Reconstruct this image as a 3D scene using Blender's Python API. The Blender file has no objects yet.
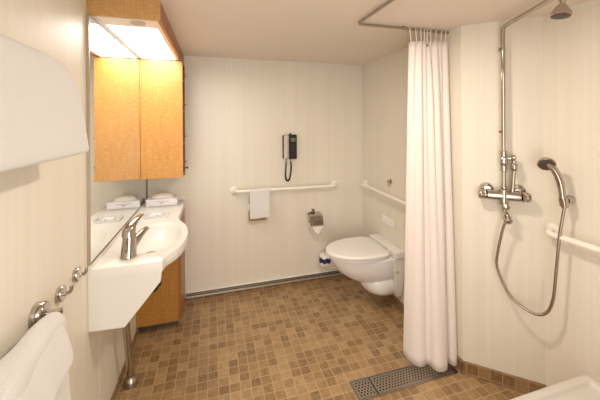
import bpy, bmesh, math, random
from mathutils import Vector, Matrix, noise
PI = math.pi
random.seed(7)
scene = bpy.context.scene
C = scene.collection

# ------------------------------------------------------------------ camera
cam_d = bpy.data.cameras.new('camera')
cam_d.sensor_width = 36.0
cam_d.lens = 18.0
cam_d.shift_y = -76.5 / 600
cam_d.clip_start = 0.02
cam = bpy.data.objects.new('camera', cam_d)
C.objects.link(cam)
cam.matrix_world = (Matrix.Translation((0, 0, 1.5)) @ Matrix.Rotation(math.radians(-16.2), 4, 'Z')
                    @ Matrix.Rotation(PI / 2, 4, 'X') @ Matrix.Rotation(math.radians(-0.36), 4, 'Z'))
scene.camera = cam

# ------------------------------------------------------------------ world, lights, exposure
world = bpy.data.worlds.new('world')
scene.world = world
world.use_nodes = True
world.node_tree.nodes['Background'].inputs[0].default_value = (1.0, 0.9, 0.78, 1)
world.node_tree.nodes['Background'].inputs[1].default_value = 0.12
scene.view_settings.view_transform = 'Standard'
scene.view_settings.look = 'None'
scene.view_settings.gamma = 1
scene.view_settings.use_curve_mapping = False
scene.view_settings.exposure = 0.60
LAMP_COL = (1.0, 0.87, 0.71)
CANOPY_EMIT = 8.0
YD = -0.47     # plane of the doorway


def area(name, loc, size, power, col=LAMP_COL, rot=(0, 0, 0)):
    l = bpy.data.lights.new(name, 'AREA')
    l.shape = 'DISK'
    l.size = size
    l.energy = power
    l.color = col
    o = bpy.data.objects.new(name, l)
    o.location = loc
    o.rotation_euler = rot
    C.objects.link(o)
    return o


# light of the round ceiling lamp (its housing is built further down)
LAMPS = [(0.62, 1.08, 9.0)]
for lx, ly, lp in LAMPS:
    area('ceiling_lamp_light', (lx, ly, 2.045), 0.14, lp)

# added soft fill light, filling the unseen doorway behind the camera
l = area('doorway_fill', (0.15, YD, 1.03), 0.9, 15.5, (1.0, 0.965, 0.91), (math.radians(90), 0, 0))
l.data.shape = 'RECTANGLE'
l.data.size = 0.86
l.data.size_y = 1.86

# ------------------------------------------------------------------ materials


def lin(h):
    h = h.lstrip('#')
    out = []
    for i in (0, 2, 4):
        v = int(h[i:i + 2], 16) / 255
        out.append(v / 12.92 if v <= 0.04045 else ((v + 0.055) / 1.055) ** 2.4)
    return (*out, 1)


def new_mat(name, col='#ffffff', rough=0.5, metal=0.0, **kw):
    m = bpy.data.materials.new(name)
    m.use_nodes = True
    b = m.node_tree.nodes['Principled BSDF']
    b.inputs['Base Color'].default_value = lin(col) if isinstance(col, str) else col
    b.inputs['Roughness'].default_value = rough
    b.inputs['Metallic'].default_value = metal
    for k, v in kw.items():
        b.inputs[k.replace('_', ' ')].default_value = v
    return m


class NT:
    def __init__(s, m):
        s.m = m
        s.t = m.node_tree
        s.b = s.t.nodes['Principled BSDF']

    def n(s, typ, **props):
        nd = s.t.nodes.new(typ)
        for k, v in props.items():
            setattr(nd, k, v)
        return nd

    def put(s, sock, v):
        if hasattr(v, 'links') or isinstance(v, bpy.types.NodeSocket):
            s.t.links.new(v, sock)
        else:
            sock.default_value = v

    def math(s, op, a, b=0.0, c=0.0):
        nd = s.n('ShaderNodeMath', operation=op)
        s.put(nd.inputs[0], a)
        s.put(nd.inputs[1], b)
        s.put(nd.inputs[2], c)
        return nd.outputs[0]

    def coords(s):
        tc = s.n('ShaderNodeTexCoord')
        sp = s.n('ShaderNodeSeparateXYZ')
        s.t.links.new(tc.outputs['Object'], sp.inputs[0])
        return tc.outputs['Object'], sp.outputs[0], sp.outputs[1], sp.outputs[2]

    def comb(s, x, y, z):
        nd = s.n('ShaderNodeCombineXYZ')
        s.put(nd.inputs[0], x)
        s.put(nd.inputs[1], y)
        s.put(nd.inputs[2], z)
        return nd.outputs[0]

    def noise(s, vec, scale=1.0, detail=3.0, rough=0.5):
        nd = s.n('ShaderNodeTexNoise')
        s.put(nd.inputs['Vector'], vec)
        nd.inputs['Scale'].default_value = scale
        nd.inputs['Detail'].default_value = detail
        nd.inputs['Roughness'].default_value = rough
        return nd.outputs[0]

    def ramp(s, fac, stops):
        nd = s.n('ShaderNodeValToRGB')
        e = nd.color_ramp.elements
        while len(e) < len(stops):
            e.new(0.5)
        for i, (p, c) in enumerate(stops):
            e[i].position = p
            e[i].color = lin(c)
        s.put(nd.inputs[0], fac)
        return nd.outputs[0]

    def mix(s, fac, a, b, blend='MIX'):
        nd = s.n('ShaderNodeMix', data_type='RGBA', blend_type=blend)
        s.put(nd.inputs[0], fac)
        s.put(nd.inputs[6], a)
        s.put(nd.inputs[7], b)
        return nd.outputs[2]

    def bump(s, h, strength=0.2, dist=0.002):
        nd = s.n('ShaderNodeBump')
        nd.inputs['Strength'].default_value = strength
        nd.inputs['Distance'].default_value = dist
        s.put(nd.inputs['Height'], h)
        s.t.links.new(nd.outputs[0], s.b.inputs['Normal'])

    def color(s, c):
        s.t.links.new(c, s.b.inputs['Base Color'])


def laminate(name, horiz):
    """cream wall laminate with fine vertical streaks; horiz = 'x','y','d'"""
    m = new_mat(name, '#e0d6c2', 0.42)
    k = NT(m)
    v, x, y, z = k.coords()
    u = {'x': x, 'y': y, 'd': k.math('SUBTRACT', x, y)}[horiz]
    fine = k.noise(k.comb(k.math('MULTIPLY', u, 55.0), 0.0, k.math('MULTIPLY', z, 0.5)), 1.0, 4.0, 0.6)
    broad = k.noise(k.comb(k.math('MULTIPLY', u, 9.0), 3.0, k.math('MULTIPLY', z, 0.25)), 1.0, 2.0)
    f = k.math('ADD', k.math('MULTIPLY', fine, 0.6), k.math('MULTIPLY', broad, 0.4))
    k.color(k.ramp(f, [(0.28, '#dfd8c9'), (0.50, '#e4ddd0'), (0.72, '#e8e3d7')]))
    return m


M = {}
M['wall_x'] = laminate('cream_laminate_back', 'x')
M['wall_y'] = laminate('cream_laminate_side', 'y')
M['wall_d'] = laminate('cream_laminate_diagonal', 'd')
M['ceiling'] = new_mat('ceiling_paint', '#eaddd0', 0.55)


def wood(name, cols, scale=1.0):
    m = new_mat(name, cols[1], 0.34)
    k = NT(m)
    v, x, y, z = k.coords()
    u = k.math('ADD', x, y)
    # figured maple: fine horizontal flecks crossing a faint vertical grain
    warp = k.noise(k.comb(k.math('MULTIPLY', u, 6.0 * scale), 0.0, k.math('MULTIPLY', z, 4.0)), 1.0, 2.0)
    fl = k.noise(k.comb(k.math('MULTIPLY', u, 26.0 * scale), k.math('MULTIPLY', warp, 2.0), k.math('MULTIPLY', z, 210.0)), 1.0, 3.0, 0.6)
    gr = k.noise(k.comb(k.math('MULTIPLY', u, 120.0 * scale), 5.0, k.math('MULTIPLY', z, 5.0)), 1.0, 2.0)
    f = k.math('ADD', k.math('MULTIPLY', fl, 0.65), k.math('MULTIPLY', gr, 0.35))
    k.color(k.ramp(f, [(0.34, cols[0]), (0.5, cols[1]), (0.66, cols[2])]))
    return m


M['maple'] = wood('figured_maple', ('#c08440', '#d0954d', '#dda660'))
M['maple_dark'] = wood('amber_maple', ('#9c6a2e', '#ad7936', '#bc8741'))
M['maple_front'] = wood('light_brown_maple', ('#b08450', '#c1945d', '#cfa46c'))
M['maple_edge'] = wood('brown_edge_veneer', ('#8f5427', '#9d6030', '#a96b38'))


def tiles(name, mode, size=0.06, dark=0.0):
    """small square wood-look tiles; mode picks the two tile directions"""
    m = new_mat(name, '#a07848', 0.38)
    k = NT(m)
    v, x, y, z = k.coords()
    if mode == 'floor':
        u, w = k.math('ADD', x, 0.397), k.math('ADD', y, -1.895)
    elif mode == 'xz':
        u, w = x, k.math('ADD', z, -0.012)
    elif mode == 'yz':
        u, w = y, k.math('ADD', z, -0.012)
    else:
        u, w = k.math('MULTIPLY', k.math('SUBTRACT', x, y), 0.7071), k.math('ADD', z, -0.012)
    us = k.math('DIVIDE', k.math('ADD', u, 200 * size), size)
    ws = k.math('DIVIDE', k.math('ADD', w, 200 * size), size)
    cu, cw = k.math('FLOOR', us), k.math('FLOOR', ws)
    fu, fw = k.math('FRACT', us), k.math('FRACT', ws)
    wn = k.n('ShaderNodeTexWhiteNoise', noise_dimensions='3D')
    k.put(wn.inputs['Vector'], k.comb(cu, cw, 0.5))
    rnd = wn.outputs['Value']
    wn2 = k.n('ShaderNodeTexWhiteNoise', noise_dimensions='3D')
    k.put(wn2.inputs['Vector'], k.comb(cu, cw, 7.5))
    turn = k.math('GREATER_THAN', wn2.outputs['Value'], 0.5)
    inv = k.math('SUBTRACT', 1.0, turn)
    a = k.math('ADD', k.math('MULTIPLY', fu, turn), k.math('MULTIPLY', fw, inv))
    b = k.math('ADD', k.math('MULTIPLY', fw, turn), k.math('MULTIPLY', fu, inv))
    grain = k.noise(k.comb(k.math('MULTIPLY', a, 7.0), k.math('MULTIPLY', b, 1.5), k.math('MULTIPLY', rnd, 57.0)), 1.0, 3.0, 0.6)
    f = k.math('ADD', k.math('MULTIPLY', rnd, 0.34), k.math('MULTIPLY', grain, 0.76))
    c = k.ramp(f, [(0.22, '#6c5238'), (0.41, '#8f714e'), (0.60, '#a5865f'), (0.80, '#ba9b72')])
    d = k.math('MINIMUM', k.math('MINIMUM', fu, k.math('SUBTRACT', 1.0, fu)),
               k.math('MINIMUM', fw, k.math('SUBTRACT', 1.0, fw)))
    joint = k.math('LESS_THAN', d, 0.040)
    c = k.mix(joint, c, lin('#bba184'))
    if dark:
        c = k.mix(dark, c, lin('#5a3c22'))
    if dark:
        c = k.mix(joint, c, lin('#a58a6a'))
    k.color(c)
    k.bump(k.math('SMOOTH_MIN', d, 0.07, 0.05), 0.25, 0.004)
    return m


M['floor'] = tiles('wood_look_mosaic_floor', 'floor')
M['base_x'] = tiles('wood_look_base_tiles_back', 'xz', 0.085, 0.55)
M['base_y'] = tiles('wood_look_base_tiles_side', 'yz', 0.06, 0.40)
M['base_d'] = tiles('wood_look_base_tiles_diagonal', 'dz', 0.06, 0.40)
M['solid_white'] = new_mat('white_solid_surface', '#e6e3de', 0.28)
M['ceramic'] = new_mat('white_ceramic', '#efeced', 0.16, Coat_Weight=0.3)
M['plastic'] = new_mat('white_plastic', '#eeeae7', 0.35)
M['bar_white'] = new_mat('cream_nylon', '#f1ebe2', 0.35)
M['chrome'] = new_mat('chrome', '#bdb5ac', 0.08, 1.0)
M['steel'] = new_mat('brushed_steel', '#b3aca3', 0.28, 1.0)
M['alu'] = new_mat('satin_aluminium', '#c9c3ba', 0.4, 0.8)
M['rail'] = new_mat('brown_grey_metal', '#a89d90', 0.3, 0.9)
M['mirror'] = new_mat('mirror_glass', '#eef2ee', 0.0, 1.0)
M['frame_brown'] = new_mat('bronze_strip', '#7d6a58', 0.35, 0.6)
M['edge_metal'] = new_mat('pale_bronze_strip', '#b3a592', 0.35, 0.5)
M['black'] = new_mat('black_plastic', '#17130f', 0.35)
M['dark_rubber'] = new_mat('dark_rubber', '#2a2521', 0.6)
M['silver'] = new_mat('silver_plastic', '#c4bab4', 0.45, 0.1)
M['screen'] = new_mat('grey_green_lcd', '#6f796b', 0.3)
M['key'] = new_mat('dark_grey_keys', '#3a3532', 0.5)
M['navy'] = new_mat('navy_print', '#232560', 0.5)
M['paper'] = new_mat('white_paper', '#f2ede6', 0.85)
M['card'] = new_mat('white_card', '#efeaf0', 0.55)
M['ink'] = new_mat('grey_violet_ink', '#a7a0b4', 0.6)
M['ink_warm'] = new_mat('brown_red_ink', '#8c5a44', 0.6)
M['soap_green'] = new_mat('olive_gold_wrapper', '#8a7a30', 0.4)
M['brown_box'] = new_mat('tan_plastic', '#b08a5e', 0.5)
M['shadow_gap'] = new_mat('dark_grey_metal', '#6f665c', 0.4, 0.5)
M['nozzle'] = new_mat('dark_grey_nozzle', '#4b463f', 0.45)
M['clear'] = new_mat('clear_acrylic', '#fbf9f8', 0.12, Transmission_Weight=0.35, IOR=1.12)
M['stool'] = new_mat('white_shower_plastic', '#cbc6be', 0.4)

m = new_mat('lamp_diffuser', '#ffffff', 0.5)
m.node_tree.nodes['Principled BSDF'].inputs['Emission Color'].default_value = (1.0, 0.95, 0.88, 1)
m.node_tree.nodes['Principled BSDF'].inputs['Emission Strength'].default_value = CANOPY_EMIT
M['diffuser'] = m
m = new_mat('ceiling_lamp_glass', '#ffffff', 0.5)
m.node_tree.nodes['Principled BSDF'].inputs['Emission Color'].default_value = (1.0, 0.85, 0.68, 1)
m.node_tree.nodes['Principled BSDF'].inputs['Emission Strength'].default_value = 3.0
M['lamp_glass'] = m


def terry(name, col):
    m = new_mat(name, col, 0.95, Sheen_Weight=0.25)
    k = NT(m)
    v, x, y, z = k.coords()
    f = k.noise(v, 300.0, 3.0, 0.7)
    k.bump(f, 0.9, 0.005)
    return m


M['towel'] = terry('white_terry', '#e8e5e4')
m = new_mat('cream_curtain_cloth', '#ece2de', 0.8, Sheen_Weight=0.15)
b = m.node_tree.nodes['Principled BSDF']
b.inputs['Subsurface Weight'].default_value = 0.0
M['curtain'] = m

m = new_mat('perforated_steel', '#b5aa9c', 0.32, 0.9)
k = NT(m)
v, x, y, z = k.coords()
PX = 0.0195
row = k.math('FLOOR', k.math('DIVIDE', k.math('ADD', y, 10.0), PX * 0.8))
odd = k.math('MODULO', row, 2.0)
fx = k.math('FRACT', k.math('ADD', k.math('DIVIDE', k.math('ADD', x, 10.0), PX), k.math('MULTIPLY', odd, 0.5)))
fy = k.math('FRACT', k.math('DIVIDE', k.math('ADD', y, 10.0), PX * 0.8))
dx = k.math('SUBTRACT', fx, 0.5)
dy = k.math('MULTIPLY', k.math('SUBTRACT', fy, 0.5), 0.8)
dd = k.math('SQRT', k.math('ADD', k.math('MULTIPLY', dx, dx), k.math('MULTIPLY', dy, dy)))
hole = k.math('LESS_THAN', dd, 0.27)
k.color(k.mix(hole, lin('#b5aa9c'), lin('#15100c')))
k.t.links.new(k.math('SUBTRACT', 0.9, k.math('MULTIPLY', hole, 0.9)), k.b.inputs['Metallic'])
k.t.links.new(k.math('ADD', 0.32, k.math('MULTIPLY', hole, 0.5)), k.b.inputs['Roughness'])
M['perforated'] = m

m = new_mat('ribbed_hose', '#a89c8e', 0.25, 1.0)
M['hose'] = m

# ------------------------------------------------------------------ mesh helpers


def B():
    return bmesh.new()


def box(bm, x0, x1, y0, y1, z0, z1):
    vs = [bm.verts.new((x, y, z)) for z in (z0, z1) for y in (y0, y1) for x in (x0, x1)]
    for f in ((0, 2, 3, 1), (4, 5, 7, 6), (0, 1, 5, 4), (2, 6, 7, 3), (0, 4, 6, 2), (1, 3, 7, 5)):
        bm.faces.new([vs[i] for i in f])
    return bm


def prism(bm, poly, a0, a1, axis='z'):
    """extrude a 2D polygon along an axis: z -> (x,y), y -> (x,z), x -> (y,z)"""
    def P(p, a):
        return {'z': (p[0], p[1], a), 'y': (p[0], a, p[1]), 'x': (a, p[0], p[1])}[axis]
    lo = [bm.verts.new(P(p, a0)) for p in poly]
    hi = [bm.verts.new(P(p, a1)) for p in poly]
    n = len(poly)
    for i in range(n):
        j = (i + 1) % n
        bm.faces.new((lo[i], lo[j], hi[j], hi[i]))
    bm.faces.new(lo[::-1])
    bm.faces.new(hi)
    return bm


def tube(bm, pts, r, seg=12, caps=True):
    pts = [Vector(p) for p in pts]
    n = len(pts)
    rs = r if isinstance(r, (list, tuple)) else [r] * n
    rings = []
    prev = None
    for i, p in enumerate(pts):
        t = (pts[min(i + 1, n - 1)] - pts[max(i - 1, 0)]).normalized()
        if prev is None:
            up = Vector((0, 0, 1)) if abs(t.z) < 0.9 else Vector((1, 0, 0))
            nrm = (up - t * up.dot(t)).normalized()
        else:
            nrm = (prev - t * prev.dot(t)).normalized()
        prev = nrm
        bi = t.cross(nrm)
        rings.append([bm.verts.new(p + (nrm * math.cos(2 * PI * k / seg) + bi * math.sin(2 * PI * k / seg)) * rs[i]) for k in range(seg)])
    for a, b_ in zip(rings, rings[1:]):
        for k in range(seg):
            bm.faces.new((a[k], a[(k + 1) % seg], b_[(k + 1) % seg], b_[k]))
    if caps:
        bm.faces.new(rings[0][::-1])
        bm.faces.new(rings[-1])
    return bm


def lathe(bm, prof, origin=(0, 0, 0), axis=(0, 0, 1), seg=28):
    """prof = [(radius, distance along axis)]"""
    ax = Vector(axis).normalized()
    up = Vector((0, 0, 1)) if abs(ax.z) < 0.9 else Vector((1, 0, 0))
    e1 = (up - ax * up.dot(ax)).normalized()
    e2 = ax.cross(e1)
    o = Vector(origin)
    rings = []
    for r, d in prof:
        r = max(r, 1e-5)
        rings.append([bm.verts.new(o + ax * d + (e1 * math.cos(2 * PI * k / seg) + e2 * math.sin(2 * PI * k / seg)) * r) for k in range(seg)])
    for a, b_ in zip(rings, rings[1:]):
        for k in range(seg):
            bm.faces.new((a[k], a[(k + 1) % seg], b_[(k + 1) % seg], b_[k]))
    bm.faces.new(rings[0][::-1])
    bm.faces.new(rings[-1])
    return bm


def loft(bm, rings, cap=True, closed=True):
    vr = [[bm.verts.new(p) for p in r] for r in rings]
    n = len(vr[0])
    for a, b_ in zip(vr, vr[1:]):
        for k in range(n if closed else n - 1):
            bm.faces.new((a[k], a[(k + 1) % n], b_[(k + 1) % n], b_[k]))
    if cap and closed:
        bm.faces.new(vr[0][::-1])
        bm.faces.new(vr[-1])
    return bm


def smooth_path(pts, n=8):
    """Catmull-Rom through the points"""
    P = [Vector(p) for p in pts]
    P = [P[0] * 2 - P[1]] + P + [P[-1] * 2 - P[-2]]
    out = []
    for i in range(1, len(P) - 2):
        for s in range(n):
            t = s / n
            a, b_, c, d = P[i - 1], P[i], P[i + 1], P[i + 2]
            out.append(0.5 * ((2 * b_) + (c - a) * t + (2 * a - 5 * b_ + 4 * c - d) * t * t + (3 * b_ - a - 3 * c + d) * t ** 3))
    out.append(P[-2])
    return out


def fillet(pts, r, n=6):
    """polyline with rounded inner corners"""
    P = [Vector(p) for p in pts]
    out = [P[0]]
    for i in range(1, len(P) - 1):
        a = (P[i - 1] - P[i]).normalized()
        b_ = (P[i + 1] - P[i]).normalized()
        p0, p2 = P[i] + a * r, P[i] + b_ * r
        for s in range(n + 1):
            t = s / n
            out.append(p0 * (1 - t) ** 2 + P[i] * 2 * t * (1 - t) + p2 * t * t)
    out.append(P[-1])
    return out


def obj(name, bm, mat, parent=None, smooth=False, bevel=0.0, seg=2, angle=40):
    bmesh.ops.recalc_face_normals(bm, faces=bm.faces)
    me = bpy.data.meshes.new(name)
    bm.to_mesh(me)
    bm.free()
    me.materials.append(M[mat] if isinstance(mat, str) else mat)
    o = bpy.data.objects.new(name, me)
    C.objects.link(o)
    if smooth:
        me.shade_smooth()
        try:
            me.set_sharp_from_angle(angle=math.radians(angle))
        except Exception:
            pass
    if bevel:
        md = o.modifiers.new('bevel', 'BEVEL')
        md.width = bevel
        md.segments = seg
        md.limit_method = 'ANGLE'
        md.angle_limit = math.radians(35)
        md.harden_normals = False
    if parent:
        o.parent = parent
        if parent.type == 'EMPTY':      # mesh coordinates are world coordinates
            o.location = -parent.location
    return o


def struct(name, bm, mat, parent=None, **kw):
    o = obj(name, bm, mat, parent, **kw)
    if parent is None:
        o['kind'] = 'structure'
    return o


def tag(o, label, cat, group=None):
    o['label'] = label
    o['category'] = cat
    if group:
        o['group'] = group
    return o


def thing(name, label, cat, loc, group=None):
    o = bpy.data.objects.new(name, None)
    o.empty_display_size = 0.05
    o.location = loc
    C.objects.link(o)
    return tag(o, label, cat, group)


def place(o, dx, dy, dz, label):
    """copy a thing with its parts, moved"""
    r = o.copy()
    C.objects.link(r)
    r.location = o.location + Vector((dx, dy, dz))
    r['label'] = label
    for ch in list(o.children):
        c = ch.copy()
        C.objects.link(c)
        c.parent = r
        for g in list(ch.children):
            d = g.copy()
            C.objects.link(d)
            d.parent = c
    return r


# ------------------------------------------------------------------ the room
XL, XR, YB, YF, H = -0.529, 1.43, 2.696, -0.45, 2.078
D0 = (1.43, 1.455)      # where the toilet wall turns into the diagonal shower wall
D1 = (1.722, 1.195)     # where the diagonal meets the shower wall
D2 = (1.80, YF)
struct('floor', box(B(), XL - 0.08, 1.95, YF - 0.08, YB + 0.08, -0.08, 0.0), 'floor')
struct('ceiling', box(B(), XL - 0.08, 1.95, YF - 0.08, YB + 0.08, H, H + 0.08), 'ceiling')
struct('wall_left', box(B(), XL - 0.06, XL, YF, YB, 0, H), 'wall_y')
struct('wall_back', box(B(), XL - 0.06, 1.50, YB, YB + 0.06, 0, H), 'wall_x')
struct('wall_right', box(B(), XR, XR + 0.06, D0[1], YB, 0, H), 'wall_y')
struct('wall_diagonal', prism(B(), [D0, D1, (D1[0] + 0.06, D1[1] + 0.05), (D0[0] + 0.06, D0[1] + 0.07)], 0, H), 'wall_d')
struct('wall_shower', prism(B(), [D1, D2, (D2[0] + 0.06, D2[1]), (D1[0] + 0.06, D1[1])], 0, H), 'wall_y')
bm = box(B(), XL - 0.06, -0.30, YF - 0.06, YF, 0, H)
box(bm, 0.60, 1.95, YF - 0.06, YF, 0, H)
box(bm, -0.30, 0.60, YF - 0.06, YF, 2.0, H)
struct('wall_front', bm, 'wall_x')
bm = box(B(), -0.30, -0.27, YF - 0.062, YF + 0.012, 0.0, 2.0)
box(bm, 0.57, 0.60, YF - 0.062, YF + 0.012, 0.0, 2.0)
box(bm, -0.27, 0.57, YF - 0.062, YF + 0.012, 1.97, 2.0)
struct('door_1', bm, 'alu', bevel=0.003)

# panel joints of the laminate walls
for i, (x0, x1, y0, y1) in enumerate([(XL, XL + 0.0006, 1.652, 1.655), (XR - 0.0006, XR, 1.93, 1.933)]):
    struct('trim_%d' % (i + 1), box(B(), x0, x1, y0, y1, 0.06, H), 'wall_y')

# foot of the back wall: a thin aluminium cap, a dark slotted channel, a pale strip, then a row of tiles
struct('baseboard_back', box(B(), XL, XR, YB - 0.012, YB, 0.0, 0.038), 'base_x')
struct('trim_3', box(B(), -0.225, XR, YB - 0.020, YB, 0.038, 0.052), 'alu', bevel=0.002)
bm = B()
box(bm, -0.225, XR, YB - 0.008, YB, 0.052, 0.080)
struct('trim_4', bm, 'shadow_gap')
bm = B()
box(bm, -0.225, XR, YB - 0.016, YB, 0.0655, 0.0685)
struct('trim_5', bm, 'alu')
struct('trim_6', box(B(), -0.225, XR, YB - 0.018, YB, 0.080, 0.087), 'solid_white', bevel=0.002)
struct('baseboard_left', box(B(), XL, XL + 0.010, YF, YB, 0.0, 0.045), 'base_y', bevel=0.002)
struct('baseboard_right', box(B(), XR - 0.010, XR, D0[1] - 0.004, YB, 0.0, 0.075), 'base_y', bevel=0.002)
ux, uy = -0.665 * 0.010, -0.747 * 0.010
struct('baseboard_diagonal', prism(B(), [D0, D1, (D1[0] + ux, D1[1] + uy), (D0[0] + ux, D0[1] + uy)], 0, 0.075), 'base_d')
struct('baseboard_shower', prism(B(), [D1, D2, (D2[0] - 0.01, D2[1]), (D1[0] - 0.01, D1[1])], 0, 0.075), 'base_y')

# ------------------------------------------------------------------ ceiling lamps over the door
first = None
for i, (lx, ly, lp) in enumerate(LAMPS):
    t = thing('ceiling_lamp', ['round white ceiling lamp over the middle of the floor', 'round white ceiling lamp close to the door'][i], 'lamp', (lx, ly, H))
    obj('lamp_ring', lathe(B(), [(0.062, 0), (0.095, 0), (0.095, -0.012), (0.080, -0.020), (0.062, -0.012)], (lx, ly, H)), 'plastic', t, smooth=True)
    obj('lamp_glass', lathe(B(), [(0.0, -0.004), (0.066, -0.004), (0.066, -0.010), (0.0, -0.014)], (lx, ly, H)), 'lamp_glass', t, smooth=True)

# ------------------------------------------------------------------ mirror
MX = -0.519
t = thing('wall_mirror', 'large frameless mirror on the left wall behind the washbasin', 'mirror', (XL, 2.1, 0.88))
obj('glass', box(B(), XL + 0.0015, MX, 1.522, YB - 0.002, 0.885, 1.980), 'mirror', t)
obj('bottom_strip', box(B(), XL + 0.0005, MX + 0.003, 1.5215, YB - 0.002, 0.8855, 0.8905), 'frame_brown', t)
obj('corner_strip', box(B(), MX + 0.0005, MX + 0.006, YB - 0.006, YB - 0.001, 0.900, 1.985), 'frame_brown', t)
obj('edge_strip', box(B(), XL + 0.0005, MX + 0.002, 1.513, 1.521, 0.885, 1.980), 'edge_metal', t)

# ------------------------------------------------------------------ light canopy
CX0, CX1, CY0, CZ = XL, -0.233, 1.520, 1.985
t = thing('light_canopy', 'maple boxed canopy with a glowing white light panel above the mirror', 'light', (-0.38, 2.1, CZ))
obj('front_board', box(B(), CX0, CX1 - 0.013, CY0, CY0 + 0.02, CZ, H - 0.001), 'maple_front', t, bevel=0.0008)
obj('side_board', box(B(), CX1 - 0.014, CX1, CY0 + 0.014, YB - 0.001, CZ, H - 0.001), 'maple_edge', t)
obj('corner_edge', box(B(), CX1 - 0.0135, CX1 + 0.001, CY0 - 0.001, CY0 + 0.0145, CZ - 0.0008, H - 0.001), 'maple_front', t, bevel=0.002)
bm = B()
px0, px1, py0, py1 = -0.500, -0.272, 1.685, 2.466
box(bm, CX0 + 0.001, px0, CY0 + 0.021, YB - 0.001, CZ + 0.006, CZ + 0.014)
box(bm, px1, CX1 - 0.015, CY0 + 0.021, YB - 0.001, CZ + 0.006, CZ + 0.014)
box(bm, px0, px1, CY0 + 0.021, py0, CZ + 0.006, CZ + 0.014)
box(bm, px0, px1, py1, YB - 0.001, CZ + 0.006, CZ + 0.014)
obj('soffit', bm, 'plastic', t)
obj('light_panel', box(B(), px0, px1, py0, py1, CZ + 0.009, CZ + 0.015), 'diffuser', t)
bm = B()
lathe(bm, [(0.0, 0), (0.034, 0), (0.034, -0.003), (0.0, -0.004)], (-0.345, 1.610, CZ + 0.006))
obj('round_cap', bm, 'silver', t, smooth=True)

# ------------------------------------------------------------------ upper cabinet
KX, KY, K0, K1 = -0.223, 2.470, 1.092, 1.984
t = thing('wall_cabinet', 'tall maple wall cabinet hanging beside the mirror under the canopy', 'cabinet', (-0.37, 2.58, K0))
obj('front_panel', box(B(), MX + 0.001, KX, KY, KY + 0.020, K0, K1), 'maple', t, bevel=0.0012)
bm = B()
box(bm, MX + 0.001, MX + 0.018, KY + 0.021, YB - 0.001, K0 + 0.012, K1)
box(bm, MX + 0.018, KX - 0.002, YB - 0.014, YB - 0.001, K0 - 0.018, K1)
box(bm, MX + 0.018, KX - 0.002, KY + 0.021, YB - 0.014, K0 + 0.012, K0 + 0.028)
box(bm, MX + 0.018, KX - 0.002, KY + 0.021, YB - 0.014, K1 - 0.016, K1)
obj('carcass', bm, 'maple_edge', t)
for z in (1.34, 1.60, 1.84):
    obj('shelf', box(B(), MX + 0.019, KX - 0.004, KY + 0.021, YB - 0.0145, z, z + 0.014), 'maple_edge', t)
for z in (1.19, 1.40, 1.66, 1.90):
    bm = B()
    tube(bm, fillet([(KX - 0.003, KY + 0.024, z), (KX + 0.014, KY + 0.024, z), (KX + 0.014, YB - 0.02, z), (KX - 0.003, YB - 0.02, z)], 0.006, 4), 0.0028, 8)
    obj('rail', bm, 'chrome', t, smooth=True)
obj('knob', lathe(B(), [(0.004, 0), (0.004, 0.012), (0.008, 0.014), (0.008, 0.022), (0.004, 0.024)], (KX - 0.003, YB - 0.01, 1.135), (1, 0, 0), 12), 'dark_rubber', t, smooth=True)

# ------------------------------------------------------------------ washbasin counter
ZT = 0.866
arc = [(-0.217, 1.573), (-0.199, 1.603), (-0.177, 1.643), (-0.161, 1.697), (-0.150, 1.754), (-0.144, 1.826), (-0.145, 1.897),
       (-0.154, 1.960), (-0.168, 2.022), (-0.190, 2.080), (-0.213, 2.130), (-0.224, 2.170), (-0.227, 2.215)]
arc = [(p.x, p.y) for p in smooth_path([(a, b_, 0) for a, b_ in arc], 4)]
outline = [(MX + 0.002, 1.516), (-0.229, 1.516), (-0.227, 1.545)] + arc + [(-0.227, YB - 0.002), (MX + 0.002, YB - 0.002)]
cx, cy = -0.318, 1.868
bax, bay = 0.138, 0.232


def ray_outline(a):
    d = (math.cos(a), math.sin(a))
    best = 9
    n = len(outline)
    for i in range(n):
        x1, y1 = outline[i][0] - cx, outline[i][1] - cy
        x2, y2 = outline[(i + 1) % n][0] - cx, outline[(i + 1) % n][1] - cy
        ex, ey = x2 - x1, y2 - y1
        den = d[0] * ey - d[1] * ex
        if abs(den) < 1e-12:
            continue
        t_ = (x1 * ey - y1 * ex) / den
        s_ = (x1 * d[1] - y1 * d[0]) / den
        if t_ > 0 and -1e-6 <= s_ <= 1 + 1e-6:
            best = min(best, t_)
    return (cx + d[0] * best, cy + d[1] * best)


angs = sorted([2 * PI * i / 144 for i in range(144)] + [math.atan2(y - cy, x - cx) % (2 * PI) for x, y in (outline[0], outline[1], outline[-1], outline[-2])])
t = thing('washbasin', 'white one-piece counter with rounded washbasin and slanted side apron', 'sink', (-0.37, 2.1, ZT))


def ell(s, z, dx=0.0):
    return [(cx + dx + bax * s * math.cos(a), cy + bay * s * math.sin(a), z) for a in angs]


rings = [ell(0.10, ZT - 0.098), ell(0.35, ZT - 0.094), ell(0.6, ZT - 0.084), ell(0.8, ZT - 0.062), ell(0.91, ZT - 0.034), ell(0.97, ZT - 0.010), ell(1.0, ZT - 0.002), ell(1.03, ZT)]
out2 = [ray_outline(a) for a in angs]


def shrink(k_, z):
    return [(cx + (x - cx) * k_, cy + (y - cy) * k_, z) for x, y in out2]


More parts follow.
